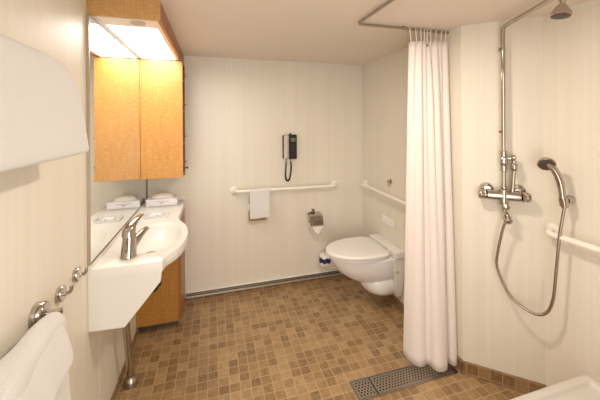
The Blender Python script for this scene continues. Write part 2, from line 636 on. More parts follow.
rings += [shrink(0.992, ZT), shrink(1.0, ZT - 0.003), shrink(1.0, ZT - 0.048), shrink(0.985, ZT - 0.052)]
rings += [ell(1.10, ZT - 0.056), ell(1.02, ZT - 0.085), ell(0.7, ZT - 0.115), ell(0.10, ZT - 0.118)]
bm = B()
vr = [[bm.verts.new(p) for p in r] for r in rings]
n = len(angs)
for i in range(len(vr)):
    a, b_ = vr[i], vr[(i + 1) % len(vr)]
    for q in range(n):
        bm.faces.new((a[q], a[(q + 1) % n], b_[(q + 1) % n], b_[q]))
obj('counter', bm, 'solid_white', t, smooth=True, angle=50)
prism_bm = prism(B(), [(XL + 0.0005, ZT - 0.004), (-0.229, ZT - 0.004), (-0.238, 0.770), (-0.386, 0.588), (XL + 0.0005, 0.594)], 1.5165, 1.546, 'y')
obj('side_apron', prism_bm, 'solid_white', t, bevel=0.002)
obj('back_upstand', box(B(), MX + 0.002, -0.228, YB - 0.012, YB - 0.001, ZT + 0.0005, ZT + 0.032), 'solid_white', t, bevel=0.002)
obj('wall_upstand', box(B(), XL + 0.0005, MX + 0.006, 1.518, YB - 0.012, ZT - 0.003, 0.8845), 'solid_white', t, bevel=0.001)
bm = lathe(B(), [(0.020, 0.0), (0.024, 0.002), (0.022, 0.005), (0.014, 0.004), (0.0, 0.002)], (cx, cy, ZT - 0.100))
obj('drain', bm, 'chrome', t, smooth=True)
# chrome overflow ring high in the near side of the bowl
bm = B()
o_ = Vector((-0.298, 1.652, ZT - 0.008))
lathe(bm, [(0.0, -0.003), (0.022, -0.003), (0.024, 0.002), (0.016, 0.005), (0.0, 0.002)], o_, (0.0, 0.50, 0.86), 20)
obj('overflow', bm, 'chrome', t, smooth=True)
bm = B()
tube(bm, fillet([(-0.318, 1.868, ZT - 0.105), (-0.318, 1.868, 0.60), (-0.318, 1.868, 0.56), (-0.40, 1.90, 0.56), (-0.40, 1.90, 0.64), (XL, 1.92, 0.64)], 0.025, 5), 0.017, 14)
lathe(bm, [(0.030, 0), (0.030, 0.09), (0.020, 0.10)], (-0.318, 1.868, 0.585), (0, 0, 1), 20)
obj('drain_trap', bm, 'dark_rubber', t, smooth=True)

# faucet: a tapering body, a lever sweeping back to the upper right, and a spout
FX, FY = -0.392, 1.612
t = thing('basin_faucet', 'chrome single-lever faucet standing on the near corner of the washbasin', 'faucet', (FX, FY, ZT))
bm = B()
lathe(bm, [(0.037, 0.0), (0.037, 0.004), (0.0345, 0.008), (0.0325, 0.045), (0.030, 0.085), (0.0305, 0.098), (0.0295, 0.106)], (FX, FY, ZT + 0.0005), (0.04, 0.06, 1), 32)
obj('body', bm, 'chrome', t, smooth=True)
d = Vector((0.10, 0.245, 0)).normalized()
o = Vector((FX + 0.004, FY + 0.006, ZT))


def ellring(c, tng, rw, rh, n_=20):
    tng = tng.normalized()
    side = tng.cross(Vector((0, 0, 1))).normalized()
    upv = side.cross(tng)
    return [c + side * rw * math.cos(2 * PI * q / n_) + upv * rh * math.sin(2 * PI * q / n_) for q in range(n_)]


# spout
pts = [o + d * a + Vector((0, 0, z)) for a, z in ((0.0, 0.040), (0.04, 0.056), (0.075, 0.072), (0.105, 0.084), (0.132, 0.089), (0.140, 0.088))]
rr = [(0.022, 0.026), (0.020, 0.023), (0.018, 0.018), (0.016, 0.014), (0.015, 0.011), (0.011, 0.006)]
bm = B()
loft(bm, [ellring(p, (pts[min(i + 1, 5)] - pts[max(i - 1, 0)]), *rr[i]) for i, p in enumerate(pts)])
obj('spout', bm, 'chrome', t, smooth=True)
# lever with a domed cap
pts = [o + d * a + Vector((0, 0, z)) for a, z in ((-0.008, 0.100), (-0.006, 0.122), (0.008, 0.142), (0.034, 0.157), (0.064, 0.167), (0.096, 0.171), (0.104, 0.170))]
rr = [(0.0300, 0.029), (0.0295, 0.028), (0.025, 0.019), (0.020, 0.012), (0.016, 0.008), (0.013, 0.006), (0.007, 0.003)]
bm = B()
loft(bm, [ellring(p, (Vector((0, 0, 1)) if i == 0 else pts[min(i + 1, 6)] - pts[max(i - 1, 0)]) + d * 0.001, *rr[i], 24) for i, p in enumerate(pts)])
obj('lever', bm, 'chrome', t, smooth=True, angle=60)

# tissue box, soap dish
t = thing('tissue_box', 'white tissue box with a tissue puffing out, at the back of the counter', 'tissue box', (-0.385, 2.60, ZT))
bx0, bx1, by0, by1 = -0.500, -0.275, 2.545, 2.660
obj('carton', box(B(), bx0, bx1, by0, by1, ZT + 0.001, ZT + 0.052), 'card', t, bevel=0.002)
bm = B()
rings = []
for i in range(7):
    f_ = i / 6
    z = ZT + 0.050 + 0.034 * math.sin(f_ * PI / 2)
    w = 0.078 * math.cos(f_ * PI / 2 * 0.97) + 0.002
    rings.append([(-0.385 + w * math.cos(2 * PI * q / 26) * (1 + 0.10 * math.sin(5 * q)), 2.602 + w * 0.42 * math.sin(2 * PI * q / 26) * (1 + 0.15 * math.cos(4 * q)), z + 0.004 * math.sin(q * 1.7 + i)) for q in range(26)])
loft(bm, rings)
obj('tissue', bm, 'paper', t, smooth=True, angle=80)
bm = B()
for i in range(6):   # a thin line of pale ornament
    box(bm, -0.440 + i * 0.018, -0.440 + i * 0.018 + 0.012, by0 - 0.0008, by0, ZT + 0.030 + 0.002 * (i % 2), ZT + 0.034 + 0.002 * (i % 2))
obj('ornament', bm, 'ink', t)
bm = B()
for s_ in (-1, 0, 1):
    prism(bm, [(-0.388, ZT + 0.012), (-0.388 + 0.012 * s_ - 0.003, ZT + 0.026), (-0.388 + 0.014 * s_ + 0.003, ZT + 0.028)], by0 - 0.0009, by0, 'y')
obj('leaf_mark', bm, 'ink_warm', t)

t = thing('soap_dish', 'small clear dish on the counter between basin and tissue box', 'dish', (-0.375, 2.25, ZT))
bm = B()
sx0, sx1, sy0, sy1 = -0.450, -0.300, 2.205, 2.300
box(bm, sx0, sx1, sy0, sy1, ZT + 0.001, ZT + 0.005)
box(bm, sx0, sx1, sy0, sy0 + 0.003, ZT + 0.005, ZT + 0.017)
box(bm, sx0, sx1, sy1 - 0.003, sy1, ZT + 0.005, ZT + 0.017)
box(bm, sx0, sx0 + 0.003, sy0 + 0.003, sy1 - 0.003, ZT + 0.005, ZT + 0.017)
box(bm, sx1 - 0.003, sx1, sy0 + 0.003, sy1 - 0.003, ZT + 0.005, ZT + 0.017)
obj('tray', bm, 'clear', t)
so = obj('soap_bar', box(B(), -0.415, -0.345, 2.225, 2.270, ZT + 0.0055, ZT + 0.022), 'card', None, bevel=0.005, seg=3)
tag(so, 'small white wrapped soap with an olive mark, lying in the clear dish', 'soap')
obj('printed_mark', prism(B(), [(-0.372, ZT + 0.007), (-0.362, ZT + 0.008), (-0.358, ZT + 0.019), (-0.367, ZT + 0.018)], 2.2235, 2.2248, 'y'), 'soap_green', so)

# ------------------------------------------------------------------ lower cabinet
t = thing('base_cabinet', 'amber maple floor cabinet under the back of the washbasin counter', 'cabinet', (-0.38, 2.53, 0.0))
LX0, LX1, LY, LZ = XL + 0.001, -0.232, 2.360, 0.062
obj('front_panel', box(B(), LX0, LX1 - 0.018, LY, LY + 0.018, LZ, 0.812), 'maple_dark', t, bevel=0.001)
obj('side_panel', box(B(), LX1 - 0.0175, LX1, LY, YB - 0.001 - 0.013, LZ - 0.006, 0.812), 'maple_edge', t, bevel=0.001)
obj('plinth', box(B(), LX0 + 0.02, LX1 - 0.03, LY + 0.07, YB - 0.03, 0.0005, LZ + 0.02), 'shadow_gap', t)
obj('bottom_panel', box(B(), LX0 + 0.011, LX1 - 0.018, LY + 0.019, YB - 0.014, LZ, LZ + 0.016), 'maple_edge', t)

# chrome support leg under the basin
t = thing('support_leg', 'chrome support leg with a round foot under the washbasin', 'leg', (-0.462, 1.94, 0))
bm = tube(B(), [(-0.458, 1.72, 0.800), (-0.462, 1.94, 0.03)], 0.0185, 20)
obj('tube', bm, 'chrome', t, smooth=True)
bm = lathe(B(), [(0.036, 0.0005), (0.036, 0.030), (0.030, 0.040), (0.021, 0.048), (0.019, 0.060)], (-0.462, 1.94, 0), (0, -0.10, 1), 28)
obj('foot', bm, 'steel', t, smooth=True)

# ------------------------------------------------------------------ hooks on the left wall
t = thing('robe_hook', 'chrome robe hook on the left wall nearest the washbasin', 'hook', (XL, 1.392, 0.905), 'robe hooks on the left wall')
y, z = 1.392, 0.905
obj('rose', lathe(B(), [(0.027, 0.0), (0.027, 0.014), (0.025, 0.017), (0.0, 0.018)], (XL, y, z), (1, 0, 0), 28), 'chrome', t, smooth=True)
obj('hook_arm', tube(B(), smooth_path([(XL + 0.010, y, z), (XL + 0.022, y, z - 0.002), (XL + 0.033, y, z + 0.001), (XL + 0.039, y, z + 0.010), (XL + 0.040, y, z + 0.019), (XL + 0.040, y, z + 0.023)], 5), 0.0058, 12), 'chrome', t, smooth=True)
place(t, 0, -0.132, -0.004, 'chrome robe hook on the left wall between another hook and the towel bar')

# towel bar with a folded towel
t = thing('towel_bar', 'chrome towel bar on the left wall, low and nearest the camera', 'towel rail', (XL, 0.85, 0.93))
for y in (1.115, 0.50):
    bm = lathe(B(), [(0.037, 0.0), (0.037, 0.022), (0.032, 0.028), (0.010, 0.030), (0.009, 0.055), (0.012, 0.070), (0.0, 0.073)], (XL, y, 0.915), (1, 0, 0), 30)
    obj('post', bm, 'chrome', t, smooth=True)
obj('bar', tube(B(), [(XL + 0.062, 1.115, 0.915), (XL + 0.062, 0.50, 0.915)], 0.009, 16), 'chrome', t, smooth=True)


def draped(prof_fn, ys, name, mat, sub=1, namp=0.004, nscale=9.0, label=None, cat='towel', parent=None):
    """closed loop section per y, capped, with soft noise"""
    rings = []
    for y in ys:
        ring = []
        for (x, z) in prof_fn(y):
            nv = noise.noise_vector(Vector((x * nscale, y * nscale, z * nscale * 0.6)))
            ring.append((x + nv.x * namp, y + nv.y * namp, z + nv.z * namp))
        rings.append(ring)
    bm = loft(B(), rings)
    o = obj(name, bm, mat, parent, smooth=True, angle=180)
    if sub:
        s = o.modifiers.new('subsurf', 'SUBSURF')
        s.levels = sub
        s.render_levels = sub + 1
    if label:
        tag(o, label, cat)
    return o


def section(xc, zt, zb_in, zb_out, r_in, w_in, w_out, gap, n_=9, flare=0.0):
    """inverted U over a bar: outer skin up one side, over the top, down the other, and back inside"""
    P = []
    for i in range(n_):      # wall side outer skin, bottom to top
        f_ = i / n_
        P.append((xc - gap - w_in, zb_in + (zt - 0.035 - zb_in) * f_))
    for i in range(8):       # over the top
        a = PI - PI * i / 7
        P.append((xc + (gap + (w_out if i > 3 else w_in)) * math.cos(a), zt - 0.035 + 0.035 * math.sin(a)))
    for i in range(1, n_ + 1):
        f_ = i / n_
        P.append((xc + gap + w_out + flare * f_, zt - 0.035 + (zb_out - zt + 0.035) * f_))
    for i in range(n_):
        f_ = i / n_
        P.append((xc + gap * 0.3 + flare * (1 - f_) * 0.8, zb_out + (zt - 0.045 - zb_out) * f_))
    P.append((xc, zt - 0.040))
    for i in range(n_):
        f_ = 1 - (i + 0.5) / n_
        P.append((xc - gap * 0.3, zb_in + (zt - 0.045 - zb_in) * f_))
    return P


BX = XL + 0.062


def low_towel(y):
    f_ = (1.095 - y) / 0.42
    zt = 0.940 + 0.020 * math.sin(min(1, f_ * 1.3) * PI / 2) - 0.010 * max(0, 1 - f_ * 12)
    return section(BX, zt, 0.60, 0.52, 0, 0.010, 0.013 + 0.022 * min(1, f_ * 1.5), 0.020, flare=0.018)


tw = draped(low_towel, [1.095 - 0.42 * i / 18 for i in range(19)], 'hand_towel', 'towel', 1, 0.010, 10.0,
            'bulky white towel folded over the chrome bar at the bottom left')


# an outer fold of the same towel with its hem, lying on the front
def low_fold(y):
    f_ = (1.072 - y) / 0.40
    zt = 0.947 + 0.018 * f_
    zb = 0.80 - 0.03 * f_
    X = BX + 0.046 + 0.022 * min(1, f_ * 1.5)
    P = []
    for i in range(9):
        g = i / 8
        P.append((X - 0.030 * (1 - g) ** 2 + 0.004 + 0.012 * g, zt - (zt - zb) * g + 0.0))
    for i in range(9):
        g = 1 - i / 8
        P.append((X - 0.030 * (1 - g) ** 2 - 0.014 + 0.008 * g, zt - 0.012 - (zt - zb - 0.014) * g))
    return P


draped(low_fold, [1.062 - 0.40 * i / 18 for i in range(19)], 'fold', 'towel', 1, 0.007, 12.0, parent=tw)

# upper towel rack with a bath towel
t = thing('towel_rack', 'chrome rail on the left wall hidden under the big bath towel', 'towel rail', (XL, 0.75, 1.62))
for y in (1.04, 0.45):
    obj('post', lathe(B(), [(0.022, 0.0), (0.022, 0.008), (0.008, 0.010), (0.008, 0.075), (0.0, 0.078)], (XL, y, 1.615), (1, 0, 0), 24), 'chrome', t, smooth=True)
obj('bar', tube(B(), [(XL + 0.072, 1.04, 1.615), (XL + 0.072, 0.45, 1.615)], 0.009, 16), 'chrome', t, smooth=True)
UX = XL + 0.072


def top_towel(y):
    e = max(0.0, (y - 0.93))
    zt = 1.696 - 0.0 * e - 1.9 * e * e - 9 * max(0, y - 1.03) ** 2
    return section(UX, zt, 1.42, 1.405, 0, 0.030, 0.046, 0.018, n_=10, flare=0.010 - 0.05 * max(0, y - 1.05))


def top_y(y, z, xr):
    return y


ys = [0.42 + (1.085 - 0.42) * i / 30 for i in range(31)]
rings = []
for y in ys:
    ring = []
    for (x, z) in top_towel(y):
        nv = noise.noise_vector(Vector((x * 7, y * 5, z * 4)))
        # the hanging end leans outwards towards its lower corner
        lean = max(0.0, (y - 0.85) / 0.235) * max(0.0, (1.66 - z)) * 0.26
        ring.append((x + nv.x * 0.004, y + lean + nv.y * 0.003, z + nv.z * 0.003))
    rings.append(ring)
o = obj('bath_towel', loft(B(), rings), 'towel', None, smooth=True, angle=180)
s = o.modifiers.new('subsurf', 'SUBSURF')
s.levels = 1
s.render_levels = 2
tag(o, 'large thick white bath towel hung high on the left wall beside the mirror', 'towel')

# ------------------------------------------------------------------ grab bars


def grab_bar(name, label, p0, p1, nrm, off, r=0.0155):
    """p0,p1 on the wall; nrm = direction out of the wall"""
    p0, p1, nrm = Vector(p0), Vector(p1), Vector(nrm).normalized()
    t_ = thing(name, label, 'grab bar', (p0 + p1) / 2, None)
    path = fillet([p0, p0 + nrm * off, p1 + nrm * off, p1], off * 0.8, 8)
    obj('bar', tube(B(), path, r, 18), 'bar_white', t_, smooth=True)
    for p in (p0, p1):
        obj('flange', lathe(B(), [(0.036, 0.0), (0.036, 0.006), (0.031, 0.011), (0.016, 0.013)], p, nrm, 28), 'bar_white', t_, smooth=True)
    return t_


grab_bar('grab_bar', 'long horizontal white grab bar on the back wall with a small towel over it', (0.175, YB, 0.915), (1.125, YB, 0.908), (0, -1, 0), 0.060, 0.014)
grab_bar('grab_bar', 'white grab bar on the right wall above the toilet, running behind the curtain', (XR, 2.635, 0.912), (XR, 1.75, 0.895), (-1, 0, 0), 0.055, 0.014)
grab_bar('grab_bar', 'white grab bar on the shower wall at the right edge', (1.724, 1.150, 0.926), (1.775, 0.25, 0.905), (-1, -0.05, 0), 0.068, 0.0155)

# ------------------------------------------------------------------ back wall things
# box behind the small towel
t = thing('bag_dispenser', 'tan box with a white end behind the small towel on the back wall', 'dispenser', (0.39, YB, 0.70))
obj('box', box(B(), 0.300, 0.455, YB - 0.035, YB - 0.0005, 0.640, 0.800), 'brown_box', t, bevel=0.004)
obj('white_end', box(B(), 0.288, 0.318, YB - 0.040, YB - 0.002, 0.735, 0.800), 'plastic', t, bevel=0.008, seg=3)


def small_towel(y):
    return None


rings = []
xs = [0.300 + 0.182 * i / 14 for i in range(15)]
yc = YB - 0.060
for x in xs:
    P = []
    w = 0.022
    lo = 0.672 + 0.010 * (x - 0.3)
    for i in range(8):
        P.append((yc + w, 0.72 + (0.915 - 0.72) * i / 8))
    for i in range(7):
        a = PI * i / 6
        P.append((yc + w * math.cos(a), 0.915 + 0.020 * math.sin(a)))
    for i in range(1, 9):
        P.append((yc - w - 0.004 * i / 8, 0.915 - (0.915 - lo) * i / 8))
    for i in range(9):
        P.append((yc - w + 0.007 - 0.002 * (8 - i) / 8, lo + (0.905 - lo) * i / 8))
    for i in range(7):
        P.append((yc + w - 0.007, 0.900 - (0.900 - 0.72) * i / 6))
    ring = []
    for y, z in P:
        nv = noise.noise_vector(Vector((x * 12, y * 12, z * 9)))
        k_ = 0.003
        ring.append((x + nv.x * k_ + 0.05 * max(0, 0.85 - z) * (0.39 - x), y + nv.y * k_, z + nv.z * k_))
    rings.append(ring)
o = obj('hand_towel', loft(B(), rings), 'towel', None, smooth=True, angle=180)
s = o.modifiers.new('subsurf', 'SUBSURF')
s.levels = 1
s.render_levels = 2
tag(o, 'small white hand towel draped over the left end of the back wall grab bar', 'towel')
bm = box(B(), 0.3065, 0.476, yc - 0.0285, yc - 0.0262, 0.742, 0.746)
obj('woven_border', bm, 'card', o)

# telephone
px0_, px1_, pz0, pz1 = 0.612, 0.742, 1.175, 1.398
t = thing('wall_phone', 'black and silver corded telephone mounted on the back wall', 'telephone', (0.68, YB, 1.28))
obj('body', box(B(), 0.668, 0.742, YB - 0.040, YB - 0.0005, pz0, pz1), 'black', t, bevel=0.006, seg=3)
obj('cradle', box(B(), 0.612, 0.672, YB - 0.028, YB - 0.0005, pz0 + 0.005, pz1 - 0.004), 'black', t, bevel=0.004)
bm = B()
loft(bm, [[(0.639 + 0.024 * math.cos(a) * (1 if abs(math.cos(a)) < 0.8 else 1), YB - 0.045 + dy_ + 0.013 * math.sin(a), z) for a in [2 * PI * q / 16 for q in range(16)]]
          for z, dy_ in ((pz0 + 0.002, 0.006), (pz0 + 0.008, 0.0), (pz0 + 0.04, -0.006), (pz0 + 0.055, 0.0), (1.29, -0.004), (pz1 - 0.055, 0.0), (pz1 - 0.04, -0.006), (pz1 - 0.012, 0.0), (pz1 - 0.006, 0.006))])
hs = obj('handset', bm, 'silver', t, smooth=True, angle=60)
obj('display', box(B(), 0.684, 0.727, YB - 0.0418, YB - 0.0402, 1.335, 1.368), 'screen', t)
kp = obj('keypad', box(B(), 0.680, 0.731, YB - 0.0412, YB - 0.0402, 1.196, 1.318), 'black', t)
bm = B()
for r_ in range(6):
    for c_ in range(3):
        box(bm, 0.684 + c_ * 0.016, 0.695 + c_ * 0.016, YB - 0.0430, YB - 0.0412, 1.200 + r_ * 0.0195, 1.210 + r_ * 0.0195)
obj('key', bm, 'key', kp)
obj('hook_switch', box(B(), 0.676, 0.690, YB - 0.035, YB - 0.012, pz1 - 0.002, pz1 + 0.014), 'black', t, bevel=0.003)
# coiled cord hanging in a narrow loop
ctr = smooth_path([(0.642, YB - 0.035, 1.174), (0.638, YB - 0.032, 1.10), (0.634, YB - 0.03, 1.03), (0.640, YB - 0.03, 0.990), (0.655, YB - 0.03, 0.978), (0.672, YB - 0.03, 0.995), (0.684, YB - 0.03, 1.05), (0.688, YB - 0.03, 1.11), (0.682, YB - 0.03, 1.176)], 10)
bm = B()
coil = []
tot = len(ctr)
for i in range((tot - 1) * 6):
    f_ = i / 6
    j = int(f_)
    c = ctr[j].lerp(ctr[j + 1], f_ - j)
    tn = (ctr[j + 1] - ctr[j]).normalized()
    sd = Vector((0, 1, 0))
    bi = tn.cross(sd)
    amp = 0.0 if (c.z > 1.150) else 0.0062
    a = i * 2 * PI / 7
    coil.append(c + (sd * math.cos(a) + bi * math.sin(a)) * amp)
tube(bm, coil, 0.0026, 6)
obj('coiled_cord', bm, 'black', t, smooth=True)

# toilet paper holder
t = thing('paper_holder', 'chrome covered toilet paper holder on the back wall left of the toilet', 'toilet paper holder', (0.905, YB, 0.60))
obj('rose', lathe(B(), [(0.024, 0), (0.024, 0.010), (0.012, 0.013), (0.012, 0.030), (0.0, 0.031)], (0.900, YB, 0.672), (0, -1, 0), 24), 'chrome', t, smooth=True)
bm = B()
rings = []
for x in (0.842, 0.968):
    pr = []
    for i in range(9):
        a = PI / 2 + (PI * 0.42) * i / 8
        pr.append((x, YB - 0.055 + 0.058 * math.cos(a), 0.600 + 0.058 * math.sin(a)))
    pr = [(x, YB - 0.012, 0.664)] + pr + [(x, YB - 0.116, 0.565)]
    inner = [(x, p[1] + 0.0015, p[2] - 0.0015) for p in pr[::-1]]
    rings.append(pr + inner)
loft(bm, rings)
obj('cover', bm, 'chrome', t, smooth=True)
obj('bracket', tube(B(), fillet([(0.900, YB - 0.02, 0.672), (0.848, YB - 0.03, 0.665), (0.840, YB - 0.058, 0.590), (0.960, YB - 0.058, 0.590)], 0.015, 5), 0.004, 10), 'chrome', t, smooth=True)
o = obj('toilet_roll', lathe(B(), [(0.018, 0), (0.050, 0), (0.050, 0.100), (0.018, 0.100), (0.018, 0.0)], (0.856, YB - 0.058, 0.598), (1, 0, 0), 32), 'paper', None, smooth=True)
tag(o, 'white toilet roll in the chrome holder with its end folded to a point', 'toilet paper')
bm = B()
prism(bm, [(0.862, 0.582), (0.956, 0.582), (0.960, 0.540), (0.920, 0.482), (0.875, 0.528)], YB - 0.1115, YB - 0.110, 'y')
obj('paper_point', bm, 'paper', o)

# spare roll in printed wrapper
sx, sy, sz = 0.997, YB - 0.075, 0.0
t = thing('spare_roll_holder', 'chrome spare roll holder low on the back wall behind the toilet', 'holder', (sx, YB, 0.16))
bm = B()
tube(bm, fillet([(sx, YB - 0.002, 0.160), (sx, sy, 0.160), (sx, sy, 0.33)], 0.012, 4), 0.005, 10)
lathe(bm, [(0.020, 0), (0.020, 0.006), (0.008, 0.009)], (sx, YB, 0.160), (0, -1, 0), 20)
lathe(bm, [(0.028, 0), (0.028, 0.004), (0.006, 0.006)], (sx, sy, 0.172), (0, 0, 1), 20)
obj('holder_arm', bm, 'chrome', t, smooth=True)
o = obj('spare_toilet_roll', lathe(B(), [(0.008, 0.0), (0.044, 0.0), (0.052, 0.012), (0.054, 0.05), (0.052, 0.092), (0.044, 0.104), (0.008, 0.104)], (sx, sy, 0.182), (0, 0, 1), 32), 'paper', None, smooth=True)
tag(o, 'spare toilet roll in white and navy wrapper behind the toilet', 'toilet paper')
bm = B()
pr = []
N_ = 40
r0 = [(sx + 0.0548 * math.cos(2 * PI * q / N_), sy + 0.0548 * math.sin(2 * PI * q / N_), 0.216 + 0.007 * math.sin(q * 1.1)) for q in range(N_)]
r1 = [(sx + 0.0548 * math.cos(2 * PI * q / N_), sy + 0.0548 * math.sin(2 * PI * q / N_), 0.258 + 0.008 * math.sin(q * 0.9)) for q in range(N_)]
r2 = [(sx + 0.050 * math.cos(2 * PI * q / N_), sy + 0.050 * math.sin(2 * PI * q / N_), 0.258) for q in range(N_)]
r3 = [(sx + 0.050 * math.cos(2 * PI * q / N_), sy + 0.050 * math.sin(2 * PI * q / N_), 0.216) for q in range(N_)]
loft(bm, [r3, r0, r1, r2], cap=False)
obj('wrapper_band', bm, 'navy', o, smooth=True)

# ------------------------------------------------------------------ toilet
TY = 2.205
t = thing('toilet', 'white wall-hung toilet with closed lid on the right wall', 'toilet', (XR, TY, 0.3))


def egg(xf, xb, w, z, n_=48, xm=None, sq=2.0, wb=0.94):
    """egg outline: round tip at xf, squarer back at xb"""
    xm = xm if xm is not None else xb - (xb - xf) * 0.33
    P = []
    for i in range(n_):
        a = 2 * PI * i / n_
        c_, s_ = math.cos(a), math.sin(a)
        if c_ <= 0:      # front half ellipse
            P.append((xm + (xm - xf) * c_, TY + w * s_, z))
        else:            # back, superelliptic
            e = 0.32
            cc = abs(c_) ** e
            ss = math.copysign(abs(s_) ** e, s_)
            P.append((xm + (xb - xm) * cc, TY + w * (1 - (1 - wb) * cc) * ss, z))
    return P


bm = B()
loft(bm, [egg(*a) for a in [
    (1.12, XR - 0.002, 0.090, 0.225), (1.075, XR - 0.002, 0.115, 0.246), (1.02, XR - 0.002, 0.142, 0.278), (0.965, XR - 0.002, 0.163, 0.318),
    (0.925, XR - 0.002, 0.177, 0.362), (0.895, XR - 0.002, 0.187, 0.408), (0.880, XR - 0.002, 0.192, 0.440), (0.878, XR - 0.002, 0.192, 0.449),
    (0.890, XR - 0.004, 0.186, 0.4525)]])
obj('bowl', bm, 'ceramic', t, smooth=True, angle=60)
bm = B()
loft(bm, [egg(xf, XR - 0.002, w, z, xm=xm) for xf, w, z, xm in [
    (1.30, 0.060, 0.114, 1.36), (1.235, 0.095, 0.122, 1.33), (1.19, 0.120, 0.142, 1.31), (1.160, 0.136, 0.172, 1.30), (1.140, 0.142, 0.205, 1.30),
    (1.130, 0.140, 0.245, 1.30), (1.16, 0.120, 0.275, 1.30), (1.24, 0.10, 0.30, 1.34)]])
obj('trap_housing', bm, 'ceramic', t, smooth=True, angle=60)
bm = B()
loft(bm, [[(x, TY + s_ * w, z) for x, s_ in ((XR - 0.001, -1), (XR - dx, -1), (XR - dx, 1), (XR - 0.001, 1))] for z, w, dx in
          ((0.108, 0.120, 0.030), (0.13, 0.150, 0.050), (0.20, 0.172, 0.064), (0.28, 0.182, 0.076), (0.36, 0.188, 0.090), (0.452, 0.192, 0.110))])
obj('wall_flange', bm, 'ceramic', t, smooth=True, bevel=0.008, seg=3)
bm = B()
loft(bm, [egg(0.872, 1.312, 0.194, 0.4545), egg(0.864, 1.316, 0.198, 0.458), egg(0.864, 1.316, 0.198, 0.468), egg(0.870, 1.312, 0.195, 0.471)])
obj('seat', bm, 'plastic', t, smooth=True, angle=60)
bm = B()
loft(bm, [egg(0.862, 1.312, 0.199, 0.4735), egg(0.853, 1.318, 0.205, 0.478), egg(0.853, 1.318, 0.205, 0.490), egg(0.858, 1.314, 0.202, 0.497), egg(0.872, 1.304, 0.192, 0.5015), egg(0.93, 1.28, 0.15, 0.5035)])
obj('lid', bm, 'plastic', t, smooth=True, angle=60)
obj('hinge_cover', box(B(), 1.338, XR - 0.002, TY - 0.203, TY + 0.203, 0.4530, 0.502), 'plastic', t, bevel=0.006, seg=3)
for s_ in (-1, 1):
    obj('hinge', tube(B(), [(1.300, TY + s_ * 0.10, 0.476), (1.345, TY + s_ * 0.10, 0.478)], 0.012, 14), 'plastic', t, smooth=True)
obj('side_bolt', lathe(B(), [(0.011, 0), (0.011, 0.004), (0.0, 0.006)], (1.362, TY - 0.186, 0.345), (0, -1, 0), 16), 'silver', t, smooth=True)

# flush plate and little hook on the right wall
t = thing('flush_plate', 'small white flush panel on the wall above the toilet', 'flush button', (XR, 2.235, 0.665))
obj('plate', box(B(), XR - 0.010, XR - 0.0005, 2.140, 2.332, 0.628, 0.698), 'plastic', t, bevel=0.005, seg=3)
obj('button', box(B(), XR - 0.016, XR - 0.0095, 2.155, 2.318, 0.640, 0.690), 'plastic', t, bevel=0.003, seg=3)
t = thing('robe_hook', 'small chrome knob hook on the wall above the toilet grab bar', 'hook', (XR, 2.235, 1.0))
obj('rose', lathe(B(), [(0.021, 0), (0.021, 0.008), (0.009, 0.011), (0.008, 0.020), (0.014, 0.024), (0.014, 0.030), (0.0, 0.032)], (XR, 2.205, 1.010), (-1, 0, 0), 24), 'chrome', t, smooth=True)
obj('hook_arm', tube(B(), smooth_path([(XR - 0.010, 2.205, 0.996), (XR - 0.014, 2.205, 0.978), (XR - 0.022, 2.205, 0.972), (XR - 0.026, 2.205, 0.980)], 5), 0.004, 10), 'chrome', t, smooth=True)

# ------------------------------------------------------------------ curtain rod and curtain
RZ = 2.066
o = obj('curtain_rod', tube(B(), fillet([(0.795, YF + 0.002, RZ), (0.797, 1.553, RZ), (1.428, 1.555, RZ)], 0.035, 8), 0.0075, 14), 'rail', None, smooth=True)
tag(o, 'brown-grey metal curtain rod bent round a corner just below the ceiling', 'curtain rod')
for p in ((0.796, 0.30, RZ), (0.797, 1.20, RZ), (1.10, 1.554, RZ)):
    obj('ceiling_bracket', lathe(B(), [(0.006, 0.0), (0.006, 0.010), (0.012, H - RZ - 0.0005)], p, (0, 0, 1), 12), 'rail', o, smooth=True)

t = thing('shower_curtain', 'cream white shower curtain gathered against the wall', 'curtain', (1.28, 1.55, 0.06))
NF, NS = 130, 44


def curt(u, v):
    """u across the cloth 0..1, v from the top 0 to the hem 1"""
    x_top = 1.148 + 0.262 * u
    x_bot = 1.138 + 0.282 * u
    k_ = v ** 0.8
    x = x_top * (1 - k_) + x_bot * k_
    a1 = 2 * PI * (7.0 * u + 0.15)
    a2 = 2 * PI * (2.75 * u + 0.10 * math.sin(5.5 * u) + 0.05)
    ampt, ampb = 0.017, 0.010
    amp = ampt * (1 - k_) + ampb * k_
    y = 1.553 + amp * math.sin(a1) * (1 - 0.9 * k_) + (0.005 + 0.022 * k_) * math.sin(a2 + 0.5 * v)
    y += k_ * (0.075 * max(0, 0.45 - u) / 0.45 - 0.062 * min(1, u / 0.4) + 0.02 * max(0, u - 0.8) / 0.2)
    x += 0.010 * math.cos(a1) * (1 - 0.9 * k_) + 0.016 * k_ * math.cos(a2)
    # a long diagonal crease in the cloth
    y += 0.012 * math.exp(-((u - 0.52 - 0.10 * min(v * 4, 1)) / 0.035) ** 2) * (1 - v)
    z = 1.988 + 0.020 * u - (1.988 + 0.02 * u - 0.030) * v
    return (min(x, 1.424), y, z)


